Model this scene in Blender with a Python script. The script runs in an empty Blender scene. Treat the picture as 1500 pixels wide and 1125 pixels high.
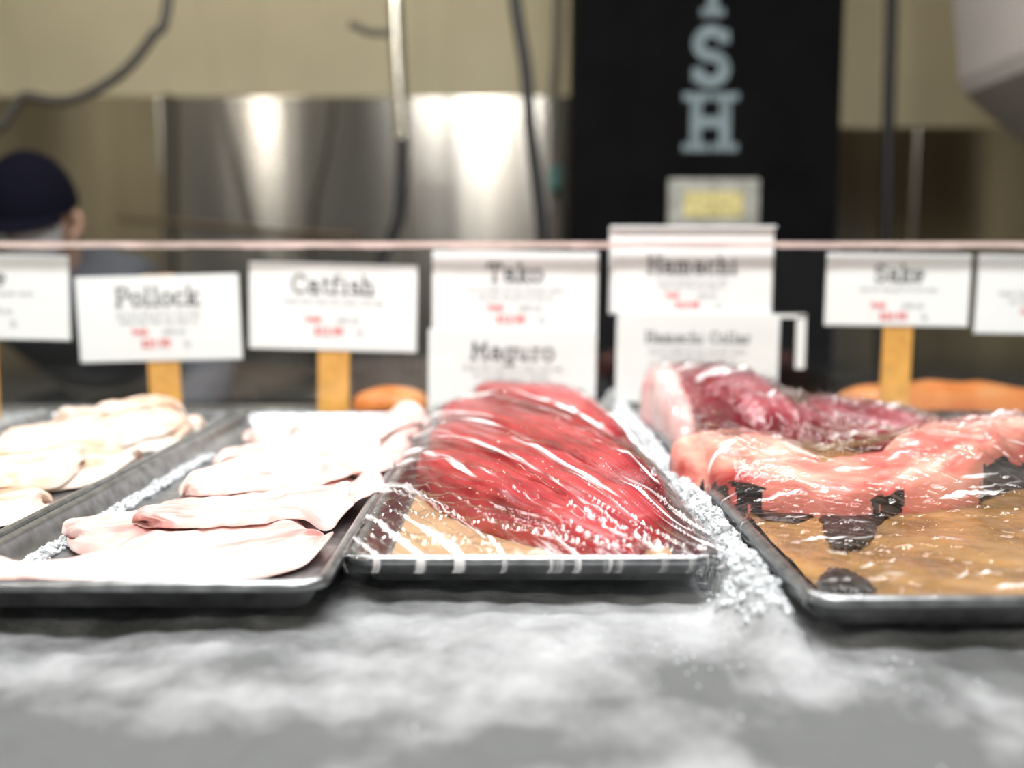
import bpy, math, random
import numpy as np
from mathutils import Vector, Matrix, noise
from mathutils.bvhtree import BVHTree
random.seed(7)
F=1458.0; CZ=1.2; T=math.atan(162.5/F)
sc=bpy.context.scene
sc.view_settings.view_transform='Standard'
# ---------- survey helper: photo measurement at known distance -> world metres
def P(px,py,Y):
    x=(px-750)/F; y=(562.5-py)/F
    d=Vector((x, math.cos(T)+y*math.sin(T), -math.sin(T)+y*math.cos(T)))
    d*=Y/d.y
    return Vector((d.x,d.y,CZ+d.z))
def G(px,py,z):
    p=P(px,py,1.0); k=(z-CZ)/(p.z-CZ)
    return Vector((p.x*k,k,z))
# ---------- materials
def newmat(n):
    m=bpy.data.materials.new(n); m.use_nodes=True
    nt=m.node_tree; b=nt.nodes['Principled BSDF']
    return m,nt,b
def lk(nt,a,b): nt.links.new(a,b)
def plain(n,c,r=.5,metal=0,noise_s=30,var=.08,bump=.0,**kw):
    m,nt,b=newmat(n)
    tc=nt.nodes.new('ShaderNodeTexCoord'); nz=nt.nodes.new('ShaderNodeTexNoise')
    nz.inputs['Scale'].default_value=noise_s; nz.inputs['Detail'].default_value=5
    lk(nt,tc.outputs['Object'],nz.inputs['Vector'])
    cr=nt.nodes.new('ShaderNodeValToRGB')
    cr.color_ramp.elements[0].position=.3; cr.color_ramp.elements[1].position=.7
    cr.color_ramp.elements[0].color=(*[max(0,v*(1-var)) for v in c],1)
    cr.color_ramp.elements[1].color=(*[min(1,v*(1+var)) for v in c],1)
    lk(nt,nz.outputs['Fac'],cr.inputs['Fac']); lk(nt,cr.outputs['Color'],b.inputs['Base Color'])
    b.inputs['Roughness'].default_value=r; b.inputs['Metallic'].default_value=metal
    if bump:
        bp=nt.nodes.new('ShaderNodeBump'); bp.inputs['Strength'].default_value=bump; bp.inputs['Distance'].default_value=.002
        lk(nt,nz.outputs['Fac'],bp.inputs['Height']); lk(nt,bp.outputs['Normal'],b.inputs['Normal'])
    for k,v in kw.items(): b.inputs[k.replace('_',' ')].default_value=v
    return m
def flesh(n,stops,scale=(3,30),rough=.25,sss=.15,bump=.3,dist=.0015):
    """fibrous fish muscle: noise stretched along the piece (uv)"""
    m,nt,b=newmat(n)
    uv=nt.nodes.new('ShaderNodeUVMap'); mp=nt.nodes.new('ShaderNodeMapping')
    mp.inputs['Scale'].default_value=(scale[0],scale[1],1)
    lk(nt,uv.outputs['UV'],mp.inputs['Vector'])
    nz=nt.nodes.new('ShaderNodeTexNoise'); nz.inputs['Scale'].default_value=1; nz.inputs['Detail'].default_value=6; nz.inputs['Distortion'].default_value=.6
    lk(nt,mp.outputs['Vector'],nz.inputs['Vector'])
    tc=nt.nodes.new('ShaderNodeTexCoord'); n2=nt.nodes.new('ShaderNodeTexNoise'); n2.inputs['Scale'].default_value=14; n2.inputs['Detail'].default_value=3
    lk(nt,tc.outputs['Object'],n2.inputs['Vector'])
    mx=nt.nodes.new('ShaderNodeMath'); mx.operation='ADD'
    lk(nt,nz.outputs['Fac'],mx.inputs[0]); lk(nt,n2.outputs['Fac'],mx.inputs[1])
    hf=nt.nodes.new('ShaderNodeMath'); hf.operation='MULTIPLY'; hf.inputs[1].default_value=.5
    lk(nt,mx.outputs[0],hf.inputs[0])
    cr=nt.nodes.new('ShaderNodeValToRGB'); e=cr.color_ramp.elements
    e[0].position=stops[0][0]; e[0].color=(*stops[0][1],1); e[1].position=stops[-1][0]; e[1].color=(*stops[-1][1],1)
    for p,c in stops[1:-1]:
        q=e.new(p); q.color=(*c,1)
    lk(nt,hf.outputs[0],cr.inputs['Fac'])
    lk(nt,cr.outputs['Color'],b.inputs['Base Color'])
    b.inputs['Roughness'].default_value=rough
    b.inputs['Subsurface Weight'].default_value=sss; b.inputs['Subsurface Scale'].default_value=.01
    b.inputs['Subsurface Radius'].default_value=(1,.4,.3)
    bp=nt.nodes.new('ShaderNodeBump'); bp.inputs['Strength'].default_value=bump; bp.inputs['Distance'].default_value=dist
    lk(nt,hf.outputs[0],bp.inputs['Height']); lk(nt,bp.outputs['Normal'],b.inputs['Normal'])
    return m
# ---------- mesh helpers
def mkobj(name,verts,faces,mats,mi=None,smooth=False,uvs=None):
    me=bpy.data.meshes.new(name); me.from_pydata([tuple(v) for v in verts],[],faces)
    for m in (mats if isinstance(mats,(list,tuple)) else [mats]): me.materials.append(m)
    if mi is not None: me.polygons.foreach_set('material_index',mi)
    me.polygons.foreach_set('use_smooth',[smooth]*len(me.polygons))
    if uvs is not None:
        l=me.uv_layers.new(name='UVMap')
        for lp in me.loops: l.data[lp.index].uv=uvs[lp.vertex_index]
    me.update()
    o=bpy.data.objects.new(name,me); sc.collection.objects.link(o); return o
class Acc:
    def __init__(s): s.v=[];s.f=[];s.m=[]
    def add(s,vs,fs,m=0):
        o=len(s.v); s.v+= [tuple(v) for v in vs]; s.f+=[tuple(i+o for i in f) for f in fs]; s.m+=[m]*len(fs)
    def box(s,x0,x1,y0,y1,z0,z1,m=0):
        s.add([(x,y,z) for x in(x0,x1) for y in(y0,y1) for z in(z0,z1)],
              [(0,1,3,2),(4,6,7,5),(0,4,5,1),(2,3,7,6),(0,2,6,4),(1,5,7,3)],m)
    def obj(s,name,mats,smooth=False): return mkobj(name,s.v,s.f,mats,s.m,smooth)
def bevel(o,w=.003,seg=2):
    b=o.modifiers.new('bevel','BEVEL'); b.width=w; b.segments=seg; b.limit_method='ANGLE'; return o
def cr_interp(pts,t):
    n=len(pts)-1; u=t*n; i=min(int(u),n-1); f=u-i
    g=lambda k: np.array(pts[max(0,min(n,k))],float)
    p0,p1,p2,p3=g(i-1),g(i),g(i+1),g(i+2)
    return .5*((2*p1)+(-p0+p2)*f+(2*p0-5*p1+4*p2-p3)*f*f+(-p0+3*p1-3*p2+p3)*f**3)
def tube(name,pts,r,mat,seg=12,n=60):
    V=[];Fc=[]
    N=n
    C=[Vector(cr_interp([tuple(p) for p in pts],i/N)) for i in range(N+1)]
    up=Vector((0,1,0.01))
    for i,c in enumerate(C):
        t=(C[min(N,i+1)]-C[max(0,i-1)]).normalized()
        a=t.cross(up).normalized(); b=t.cross(a).normalized()
        for k in range(seg):
            w=2*math.pi*k/seg; V.append(c+a*math.cos(w)*r+b*math.sin(w)*r)
    for i in range(N):
        for k in range(seg):
            Fc.append((i*seg+k,i*seg+(k+1)%seg,(i+1)*seg+(k+1)%seg,(i+1)*seg+k))
    Fc.append(tuple(range(seg))); Fc.append(tuple(N*seg+k for k in range(seg)))
    return mkobj(name,V,Fc,mat,smooth=True)
def empty(name,loc=(0,0,0)):
    e=bpy.data.objects.new(name,None); e.location=loc; e.empty_display_size=.05; sc.collection.objects.link(e); return e
def parent(ch,p):
    ch.parent=p; ch.matrix_parent_inverse=Matrix.Translation(p.location).inverted()
# ---------- material library
M_cream=plain('cream_wall_paint',(.60,.54,.37),.7,var=.10,noise_s=2)
M_floor=plain('floor_tile',(.10,.09,.085),.5,noise_s=6)
M_ceil=plain('ceiling_paint',(.55,.52,.45),.8)
M_black=plain('black_panel',(.004,.004,.0045),.9,var=.3,noise_s=8,Specular_IOR_Level=.08)
M_rub=plain('black_rubber',(.012,.012,.013),.5)
M_brn=plain('aged_conduit',(.10,.085,.065),.5)
M_cab=plain('grey_cable',(.06,.055,.045),.5)
M_grey=plain('greyblue_lettering',(.17,.22,.235),.7,var=.25,noise_s=25)
M_card=plain('white_card',(.96,.96,.96),.4,var=.01)
M_ink=plain('dark_ink',(.13,.13,.14),.6)
M_ink2=plain('light_ink',(.42,.42,.44),.6)
M_red=plain('red_ink',(.80,.10,.11),.6)
M_wood=plain('wood_stake',(.84,.42,.09),.5,noise_s=40,var=.15)
M_holder=plain('acrylic_holder',(.75,.77,.78),.2)
M_panst=plain('aluminium_pan',(.33,.34,.35),.3,metal=.9,noise_s=60,var=.35,bump=.1)
M_paper=plain('butcher_paper',(.48,.30,.165),.6,noise_s=18,var=.2,bump=.5)
M_papw=plain('wet_brown_board',(.33,.18,.065),.25,noise_s=22,var=.5,bump=.9)
M_skin=plain('dark_fish_skin',(.012,.011,.011),.4,noise_s=90,var=.6)
M_cloth=plain('slate_jacket_cloth',(.075,.08,.095),.8,noise_s=20,bump=.4)
M_cap=plain('navy_cap_cloth',(.004,.004,.010),.95,Specular_IOR_Level=.1)
M_face=plain('human_skin',(.50,.30,.22),.5)
M_mask=plain('white_mask',(.8,.8,.82),.7)
M_chrome=plain('chrome',(.72,.68,.58),.25,metal=1)
M_offw=plain('offwhite_enamel',(.60,.55,.52),.5,noise_s=3)
M_edge=plain('glass_edge_trim',(.66,.52,.48),.4,noise_s=14,var=.25)
M_gold=plain('gold_label',(.60,.52,.22),.4,noise_s=60,var=.5)
M_label=plain('grey_label',(.36,.36,.32),.4,noise_s=40,var=.3)
M_teal=plain('teal_valve',(.02,.12,.10),.4)
M_rail=plain('brass_rail',(.22,.16,.10),.5,metal=.4)
def steel():
    m,nt,b=newmat('brushed_steel_wall')
    tc=nt.nodes.new('ShaderNodeTexCoord'); mp=nt.nodes.new('ShaderNodeMapping'); mp.inputs['Scale'].default_value=(2.2,1,.05)
    lk(nt,tc.outputs['Object'],mp.inputs['Vector'])
    nz=nt.nodes.new('ShaderNodeTexNoise'); nz.inputs['Scale'].default_value=2; nz.inputs['Detail'].default_value=2
    lk(nt,mp.outputs['Vector'],nz.inputs['Vector'])
    bp=nt.nodes.new('ShaderNodeBump'); bp.inputs['Strength'].default_value=.2; bp.inputs['Distance'].default_value=.010
    lk(nt,nz.outputs['Fac'],bp.inputs['Height']); lk(nt,bp.outputs['Normal'],b.inputs['Normal'])
    cr=nt.nodes.new('ShaderNodeValToRGB'); cr.color_ramp.elements[0].position=.35; cr.color_ramp.elements[1].position=.65
    cr.color_ramp.elements[0].color=(.24,.22,.19,1); cr.color_ramp.elements[1].color=(.38,.36,.32,1)
    lk(nt,nz.outputs['Fac'],cr.inputs['Fac']); lk(nt,cr.outputs['Color'],b.inputs['Base Color'])
    b.inputs['Metallic'].default_value=1; b.inputs['Roughness'].default_value=.18
    b.inputs['Anisotropic'].default_value=.9
    tg=nt.nodes.new('ShaderNodeTangent'); tg.direction_type='RADIAL'; tg.axis='Z'
    lk(nt,tg.outputs[0],b.inputs['Tangent']); b.inputs['Anisotropic Rotation'].default_value=.25
    return m
M_steel=steel()
def icebed():
    m,nt,b=newmat('ice_bed_frost')
    tc=nt.nodes.new('ShaderNodeTexCoord')
    n1=nt.nodes.new('ShaderNodeTexNoise'); n1.inputs['Scale'].default_value=12; n1.inputs['Detail'].default_value=7; n1.inputs['Roughness'].default_value=.58
    n2=nt.nodes.new('ShaderNodeTexNoise'); n2.inputs['Scale'].default_value=180; n2.inputs['Detail'].default_value=3
    for n in(n1,n2): lk(nt,tc.outputs['Object'],n.inputs['Vector'])
    sp=nt.nodes.new('ShaderNodeSeparateXYZ'); lk(nt,tc.outputs['Object'],sp.inputs[0])
    def mr_(src,a,b_,c,d):
        q=nt.nodes.new('ShaderNodeMapRange'); q.inputs['From Min'].default_value=a; q.inputs['From Max'].default_value=b_; q.inputs['To Min'].default_value=c; q.inputs['To Max'].default_value=d
        q.interpolation_type='SMOOTHSTEP'; lk(nt,src,q.inputs['Value']); return q.outputs[0]
    # frost whiter in front of the pans, greyer towards the near lip
    r1=mr_(sp.outputs['Y'],.44,.57,-.10,.03)
    r2=mr_(sp.outputs['X'],-.32,-.06,-.08,0)
    r3=mr_(sp.outputs['Y'],.7,1.3,0,.3)
    sb=nt.nodes.new('ShaderNodeMath'); sb.operation='SUBTRACT'; sb.inputs[1].default_value=.160; lk(nt,sp.outputs['X'],sb.inputs[0])
    ab=nt.nodes.new('ShaderNodeMath'); ab.operation='ABSOLUTE'; lk(nt,sb.outputs[0],ab.inputs[0])
    r4a=mr_(ab.outputs[0],.01,.07,.20,0); r4b=mr_(sp.outputs['Y'],.50,.66,0,1)
    r4=nt.nodes.new('ShaderNodeMath'); r4.operation='MULTIPLY'; lk(nt,r4a,r4.inputs[0]); lk(nt,r4b,r4.inputs[1])
    prev=n1.outputs['Fac']
    for q in (r1,r2,r3,r4.outputs[0]):
        ad=nt.nodes.new('ShaderNodeMath'); ad.operation='ADD'; lk(nt,prev,ad.inputs[0]); lk(nt,q,ad.inputs[1]); prev=ad.outputs[0]
    cr=nt.nodes.new('ShaderNodeValToRGB'); cr.color_ramp.elements[0].position=.40; cr.color_ramp.elements[1].position=.82
    cr.color_ramp.elements[0].color=(.125,.13,.13,1); cr.color_ramp.elements[1].color=(.54,.55,.56,1)
    lk(nt,prev,cr.inputs['Fac']); lk(nt,cr.outputs['Color'],b.inputs['Base Color'])
    b.inputs['Roughness'].default_value=.7; b.inputs['Specular IOR Level'].default_value=.2
    bp=nt.nodes.new('ShaderNodeBump'); bp.inputs['Strength'].default_value=.6; bp.inputs['Distance'].default_value=.003
    lk(nt,n2.outputs['Fac'],bp.inputs['Height']); lk(nt,bp.outputs['Normal'],b.inputs['Normal'])
    return m
M_bed=icebed()
M_ice=plain('ice_chips',(.84,.87,.89),.12,noise_s=60,var=.08,Transmission_Weight=.4,IOR=1.31)
def film(name,d,su,sv,lo,hi,white=.55,rough=.08,cap=.3):
    """clear wrap: creases run along plan direction d"""
    m=bpy.data.materials.new(name); m.use_nodes=True; nt=m.node_tree; nt.nodes.clear()
    out=nt.nodes.new('ShaderNodeOutputMaterial')
    tr=nt.nodes.new('ShaderNodeBsdfTransparent'); tr.inputs[0].default_value=(.99,.99,.99,1)
    gl=nt.nodes.new('ShaderNodeBsdfGlossy'); gl.inputs['Roughness'].default_value=rough
    df=nt.nodes.new('ShaderNodeBsdfDiffuse'); df.inputs[0].default_value=(.95,.93,.93,1)  # whitish folds, plus highlights painted as diffuse streaks along the creases
    tc=nt.nodes.new('ShaderNodeTexCoord'); l=math.hypot(*d); dx,dy=d[0]/l,d[1]/l
    def dot(v):
        q=nt.nodes.new('ShaderNodeVectorMath'); q.operation='DOT_PRODUCT'; lk(nt,tc.outputs['Object'],q.inputs[0]); q.inputs[1].default_value=v; return q.outputs['Value']
    cb=nt.nodes.new('ShaderNodeCombineXYZ')
    lk(nt,dot((-dy*su,dx*su,0)),cb.inputs[0]); lk(nt,dot((dx*sv,dy*sv,0)),cb.inputs[1])
    nz=nt.nodes.new('ShaderNodeTexNoise'); nz.inputs['Scale'].default_value=1; nz.inputs['Detail'].default_value=4; nz.inputs['Distortion'].default_value=.4
    lk(nt,cb.outputs[0],nz.inputs['Vector'])
    bp=nt.nodes.new('ShaderNodeBump'); bp.inputs['Strength'].default_value=.8; bp.inputs['Distance'].default_value=.004
    lk(nt,nz.outputs['Fac'],bp.inputs['Height'])
    lk(nt,bp.outputs['Normal'],gl.inputs['Normal'])
    fr=nt.nodes.new('ShaderNodeFresnel'); fr.inputs['IOR'].default_value=1.5
    lk(nt,bp.outputs['Normal'],fr.inputs['Normal'])
    cl=nt.nodes.new('ShaderNodeMath'); cl.operation='MINIMUM'; cl.inputs[1].default_value=cap; lk(nt,fr.outputs[0],cl.inputs[0])
    mx=nt.nodes.new('ShaderNodeMixShader'); lk(nt,cl.outputs[0],mx.inputs[0]); lk(nt,tr.outputs[0],mx.inputs[1]); lk(nt,gl.outputs[0],mx.inputs[2])
    mr=nt.nodes.new('ShaderNodeMapRange'); mr.inputs['From Min'].default_value=lo; mr.inputs['From Max'].default_value=hi; mr.inputs['To Max'].default_value=white
    lk(nt,nz.outputs['Fac'],mr.inputs['Value'])
    m2=nt.nodes.new('ShaderNodeMixShader'); lk(nt,mr.outputs[0],m2.inputs[0]); lk(nt,mx.outputs[0],m2.inputs[1]); lk(nt,df.outputs[0],m2.inputs[2])
    lk(nt,m2.outputs[0],out.inputs[0]); return m
def glassmat():
    m=bpy.data.materials.new('clear_glass'); m.use_nodes=True; nt=m.node_tree; nt.nodes.clear()
    out=nt.nodes.new('ShaderNodeOutputMaterial'); tr=nt.nodes.new('ShaderNodeBsdfTransparent'); tr.inputs[0].default_value=(.97,.975,.97,1)
    gl=nt.nodes.new('ShaderNodeBsdfGlossy'); gl.inputs['Roughness'].default_value=.03
    nz=nt.nodes.new('ShaderNodeTexNoise'); nz.inputs['Scale'].default_value=9
    mr=nt.nodes.new('ShaderNodeMapRange'); mr.inputs['To Min'].default_value=.01; mr.inputs['To Max'].default_value=.05
    lk(nt,nz.outputs['Fac'],mr.inputs['Value'])
    mx=nt.nodes.new('ShaderNodeMixShader'); lk(nt,mr.outputs[0],mx.inputs[0]); lk(nt,tr.outputs[0],mx.inputs[1]); lk(nt,gl.outputs[0],mx.inputs[2]); lk(nt,mx.outputs[0],out.inputs[0])
    return m
M_glass=glassmat()
# ---------- room shell
WY=3.5
def slab(name,x0,x1,y0,y1,z0,z1,mat):
    a=Acc(); a.box(x0,x1,y0,y1,z0,z1); return a.obj(name,[mat])
slab('floor',-3.2,3.2,-2.6,WY+.1,-.05,0,M_floor)
slab('ceiling',-3.2,3.2,-2.6,WY+.1,3.0,3.05,M_ceil)
slab('wall_back',-3.2,3.2,WY,WY+.1,0,3.0,M_cream)
slab('wall_left',-3.3,-3.2,-2.6,WY+.1,0,3.0,M_cream)
slab('wall_right',3.2,3.3,-2.6,WY+.1,0,3.0,M_cream)
zt=P(300,141,WY-.02).z; zt2=P(1350,186,WY-.02).z
a=Acc()
xs=[-3.2,P(243,300,WY).x,P(600,300,WY).x,P(900,300,WY).x]
for i in range(3): a.box(xs[i]+.002,xs[i+1]-.002,WY-.02,WY,0,zt)
bevel(a.obj('wall_cladding',[M_steel]),.003)
a=Acc(); a.box(P(905,0,WY).x,P(1345,0,WY).x,WY-.02,WY,0,zt2); a.box(P(1349,0,WY).x,3.2,WY-.02,WY,0,zt2)
bevel(a.obj('wall_cladding',[M_steel]),.003)
a=Acc(); wy=3.0
a.box(-2.9,2.9,wy,WY-.03,.80,.84); a.box(-2.9,2.9,wy+.04,WY-.03,.25,.28)
for x in(-2.85,-1,1,2.8):
    for y in(wy+.03,WY-.08): a.box(x,x+.05,y,y+.05,0,.8)
bevel(a.obj('steel_worktable',[plain('worn_steel',(.10,.095,.085),.5,metal=.6)]),.004)
# ---------- slab-serif stroke alphabet
def arc(cx,cy,rx,ry,a0,a1,n=12): return [(cx+rx*math.cos(math.radians(a0+(a1-a0)*i/n)),cy+ry*math.sin(math.radians(a0+(a1-a0)*i/n))) for i in range(n+1)]
GL={
'H':(.8,[[(.17,0),(.17,1)],[(.63,0),(.63,1)],[(.17,.5),(.63,.5)]],[(.17,0),(.17,1),(.63,0),(.63,1)]),
'I':(.5,[[(.25,0),(.25,1)]],[(.25,0),(.25,1)]),
'F':(.75,[[(.17,0),(.17,1)],[(.1,1),(.66,1),(.66,.78)],[(.17,.5),(.5,.5)]],[(.17,0)]),
'P':(.75,[[(.17,0),(.17,1)],[(.1,1),(.42,1)]+arc(.42,.74,.24,.26,90,-90)+[(.17,.48)]],[(.17,0)]),
'C':(.78,[arc(.42,.5,.32,.5,40,320,18),[(.68,.98),(.68,.7)]],[]),
'T':(.78,[[(.38,0),(.38,1)],[(.08,.78),(.08,1),(.68,1),(.68,.78)]],[(.38,0)]),
'M':(.92,[[(.16,0),(.16,1),(.44,.35),(.72,1),(.72,0)]],[(.16,0),(.72,0)]),
'S':(.7,[arc(.34,.74,.23,.24,25,270,14)+arc(.34,.25,.24,.25,90,-155,14),[(.55,1),(.56,.74)],[(.11,.0),(.11,.27)]],[]),
'o':(.62,[arc(.31,.33,.23,.33,0,360,18)],[]),
'l':(.4,[[(.1,1),(.2,1),(.2,0)]],[(.2,0)]),
'c':(.6,[arc(.32,.33,.23,.33,40,320,14)],[]),
'k':(.68,[[(.08,1),(.17,1),(.17,0)],[(.17,.25),(.5,.62)],[(.28,.38),(.55,0)]],[(.17,0),(.5,.64),(.55,0)]),
'a':(.64,[arc(.28,.2,.19,.2,0,360,14),[(.6,0),(.48,0),(.48,.45)]+arc(.29,.45,.19,.21,0,150,8)],[]),
't':(.48,[[(.22,.92),(.22,.1),(.32,0),(.44,.06)],[(.05,.64),(.42,.64)]],[]),
'f':(.48,[[(.2,0),(.2,.8)]+arc(.34,.8,.14,.2,180,40,6),[(.05,.64),(.42,.64)]],[(.2,0)]),
'i':(.4,[[(.1,.64),(.2,.64),(.2,0)],[(.2,.86),(.2,.98)]],[(.2,0)]),
's':(.56,[arc(.28,.49,.17,.16,20,180,8)+arc(.28,.17,.2,.17,100,-150,10)],[]),
'h':(.7,[[(.08,1),(.17,1),(.17,0)],arc(.34,.44,.17,.21,180,0,8)+[(.51,0)]],[(.17,0),(.51,0)]),
'm':(.95,[[(.08,.64),(.17,.64),(.17,0)],arc(.31,.46,.14,.19,180,0,8)+[(.45,0)],arc(.59,.46,.14,.19,180,0,8)+[(.73,0)]],[(.17,0),(.45,0),(.73,0)]),
'u':(.68,[[(.06,.64),(.16,.64),(.16,.2)]+arc(.32,.2,.16,.19,180,360,8)+[(.48,.64)],[(.48,.64),(.48,0),(.58,0)]],[]),
'r':(.54,[[(.08,.64),(.2,.64),(.2,0)],arc(.38,.42,.18,.23,180,60,8)],[(.2,0)]),
'g':(.66,[arc(.29,.33,.2,.31,0,360,16),[(.6,.64),(.49,.64),(.49,-.12)]+arc(.3,-.12,.19,.18,0,-150,8)],[]),
'e':(.6,[[(.08,.34),(.52,.34)]+arc(.3,.33,.23,.33,0,310,14)],[]),
'b':(.66,[[(.06,1),(.16,1),(.16,0)],arc(.36,.33,.2,.32,0,360,14)],[]),
'd':(.66,[[(.4,1),(.5,1),(.5,0)],arc(.3,.33,.2,.32,0,360,14)],[]),
'n':(.7,[[(.08,.64),(.17,.64),(.17,0)],arc(.34,.44,.17,.21,180,0,8)+[(.51,0)]],[(.17,0),(.51,0)]),
'$':(.6,[arc(.3,.7,.18,.2,20,180,8)+arc(.3,.25,.2,.22,100,-150,8),[(.3,-.1),(.3,1.05)]],[]),
'1':(.5,[[(.1,.8),(.26,1),(.26,0)]],[(.26,0)]),
'9':(.6,[arc(.3,.68,.2,.3,0,360,14),[(.5,.68),(.45,.2),(.2,0)]],[]),
'2':(.6,[arc(.3,.7,.2,.28,160,-20,8)+[(.08,0),(.54,0)]],[]),
'4':(.6,[[(.42,0),(.42,1),(.06,.3),(.56,.3)]],[]),
'.':(.25,[[(.1,0),(.1,.1)]],[]),
' ':(.4,[],[]),
}
def text_quads(acc,s,x0,z0,h,th,y,m,serif=.16,center=True,xs=1.0,sth=None):
    """lay strokes in XZ plane facing -Y; each stroke sits a hair above the previous one"""
    sth=sth or th
    W=sum(GL.get(c,GL['o'])[0] for c in s)*h*xs
    x=x0-(W/2 if center else 0)
    for c in s:
        adv,lines,ser=GL.get(c,GL['o']); q=0
        for pl in lines:
            for (ax,ay),(bx,by) in zip(pl,pl[1:]):
                A=Vector((x+ax*h*xs,z0+ay*h)); B=Vector((x+bx*h*xs,z0+by*h)); d=B-A
                if d.length<1e-6: continue
                d.normalize(); n=Vector((-d.y,d.x))*th*.5
                if len(pl)>2: A=A-d*th*.3; B=B+d*th*.3
                q+=1; yy=y-q*1.5e-5
                acc.add([(p.x,yy,p.y) for p in (A+n,A-n,B-n,B+n)],[(0,1,2,3)],m)
        for sx,sy in ser:
            cx=x+sx*h*xs; cy=z0+sy*h; hw=serif*h*xs; q+=1; yy=y-q*1.5e-5
            acc.add([(cx-hw,yy,cy-sth*.5),(cx+hw,yy,cy-sth*.5),(cx+hw,yy,cy+sth*.5),(cx-hw,yy,cy+sth*.5)],[(0,1,2,3)],m)
        x+=adv*h*xs
# ---------- FISH column
CY=2.6
cx0=P(843,300,CY).x; cx1=P(1227,300,CY).x
a=Acc(); a.box(cx0,cx1,CY,CY+.30,0,3.0,0)
a.box(cx0-.01,cx1+.01,CY-.01,CY+.31,0,.12,0); a.box(cx0-.01,cx1+.01,CY-.01,CY+.31,2.9,3.0,0)
for ch,top,bot,xs_ in (('F',-160,-75,1.2),('I',-60,24,1.2),('S',38,126,1.12),('H',136,222,1.28)):
    zt_=P(1042,top,CY).z; zb_=P(1042,bot,CY).z; h=(zt_-zb_)*.86
    text_quads(a,ch,P(1042,100,CY).x,zb_+h*.08,h,h*.22,CY-.003,1,serif=.21,xs=xs_,sth=h*.16)
a.obj('fish_sign_column',[M_black,M_grey])
a=Acc(); l0=P(980,262,CY-.03); l1=P(1111,332,CY-.03)
a.box(l0.x,l1.x,CY-.03,CY-.011,l1.z,l0.z,0)
i0=P(1002,280,CY-.035); i1=P(1088,318,CY-.035)
a.box(i0.x,i1.x,CY-.034,CY-.03,i1.z,i0.z,1)
a.box(l0.x+.02,l1.x-.02,CY-.011,CY,l1.z+.02,l0.z-.02,0)
bevel(a.obj('framed_notice',[M_label,M_gold]),.002)
# ---------- hoses & pipes
def Ps(l,D): return [P(x,y,D) for x,y in l]
def ceil(p): return Vector((p.x,p.y,3.0))
h=empty('pre_rinse_faucet',P(585,100,2.5))
for nm,pts,r,m in (('riser_pipe',[ceil(P(570,0,2.5))]+Ps([(572,-300),(576,-100),(580,60),(590,205)],2.5),.015,M_chrome),
                 ('spray_hose',Ps([(590,200),(588,270),(584,320),(572,352),(556,385),(560,430)],2.5),.015,M_rub),
                 ('wall_bracket',Ps([(586,45),(560,48),(535,45),(522,38),(512,36)],2.5),.010,M_brn)):
    parent(tube(nm,pts,r,m),h)
coil=[]
p0=P(578,0,2.5); p1=P(590,205,2.5)
for i in range(181):
    t=i/180; c=p0.lerp(p1,t); w=t*2*math.pi*20
    coil.append(c+Vector((math.cos(w)*.018,math.sin(w)*.018,0)))
parent(tube('spring_coil',coil,.003,M_chrome,seg=6,n=720),h)
tube('black_hose',[ceil(P(742,-420,2.45))]+Ps([(742,-300),(752,-30),(770,100),(778,200),(790,300),(795,360),(798,450),(790,560)],2.45)+[Vector((.07,2.45,.4)),Vector((.07,2.45,.0))],.015,M_rub)
tube('black_hose',[ceil(P(822,-420,2.9))]+Ps([(818,0),(812,150),(814,300),(816,420),(816,560)],2.9),.014,M_brn)
a=Acc(); c=P(812,262,2.87)
a.box(c.x-.015,c.x+.015,c.y-.02,c.y+.012,c.z-.035,c.z+.035); bevel(a.obj('valve_handle',[M_teal]),.008)
tube('black_hose',[ceil(P(1312,-420,2.9))]+Ps([(1312,-300),(1306,0),(1302,150),(1298,350),(1290,480),(1292,640)],2.9)+[Vector((1.08,2.9,0))],.018,M_rub)
tube('overhead_cable',[ceil(P(270,-420,2.2))]+Ps([(262,-300),(246,0),(222,55),(175,110),(105,146),(40,140),(-60,112)],2.2)+[ceil(P(-260,60,2.2))],.011,M_cab)
tube('steel_conduit',[P(246,139,3.46),P(246,300,3.46),P(245,400,3.46),Vector((P(243,520,3.46).x,3.46,.84))],.018,M_brn)
tube('thin_cable',[P(486,145,3.47),P(475,230,3.47),P(455,330,3.47),Vector((P(440,420,3.46).x,3.46,.84))],.009,M_brn)
tube('utensil_rail',Ps([(168,318),(280,328),(420,340),(520,346)],3.44),.008,M_rail)
# range hood, top right
D=2.6
pr=[P(1388,-420,D),P(1392,0,D),P(1400,118,D),P(1408,140,D),P(1505,222,D),P(1640,330,D),P(1900,330,D),P(1900,-420,D)]
pr[0].z=3.0; pr[-1].z=3.0
n=len(pr); V=[(p.x,D-.4,p.z) for p in pr]+[(p.x,D,p.z) for p in pr]
fs=[tuple(range(n)),tuple(range(2*n-1,n-1,-1))]+[(i,i+n,(i+1)%n+n,(i+1)%n) for i in range(n)]
bevel(mkobj('range_hood',V,fs,M_offw),.02,4)
# ---------- glass screen
GY=1.46
a=Acc()
z_top=P(750,358,GY).z
a.box(-1.3,1.3,GY,GY+.006,.975,z_top-.004,0)
go=a.obj('glass_panel',[M_glass])
a=Acc()
nseg=60
for i in range(nseg):
    x0=-1.3+2.6*i/nseg; x1=x0+2.6/nseg
    a.box(x0,x1,GY-.003,GY+.009,z_top-.0045+.0008*math.sin(i*1.7),z_top+.0035,0)
eo=a.obj('glass_edge_trim',[M_edge])
root=empty('sneeze_guard',(0,GY,z_top)); parent(go,root); parent(eo,root)
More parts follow.
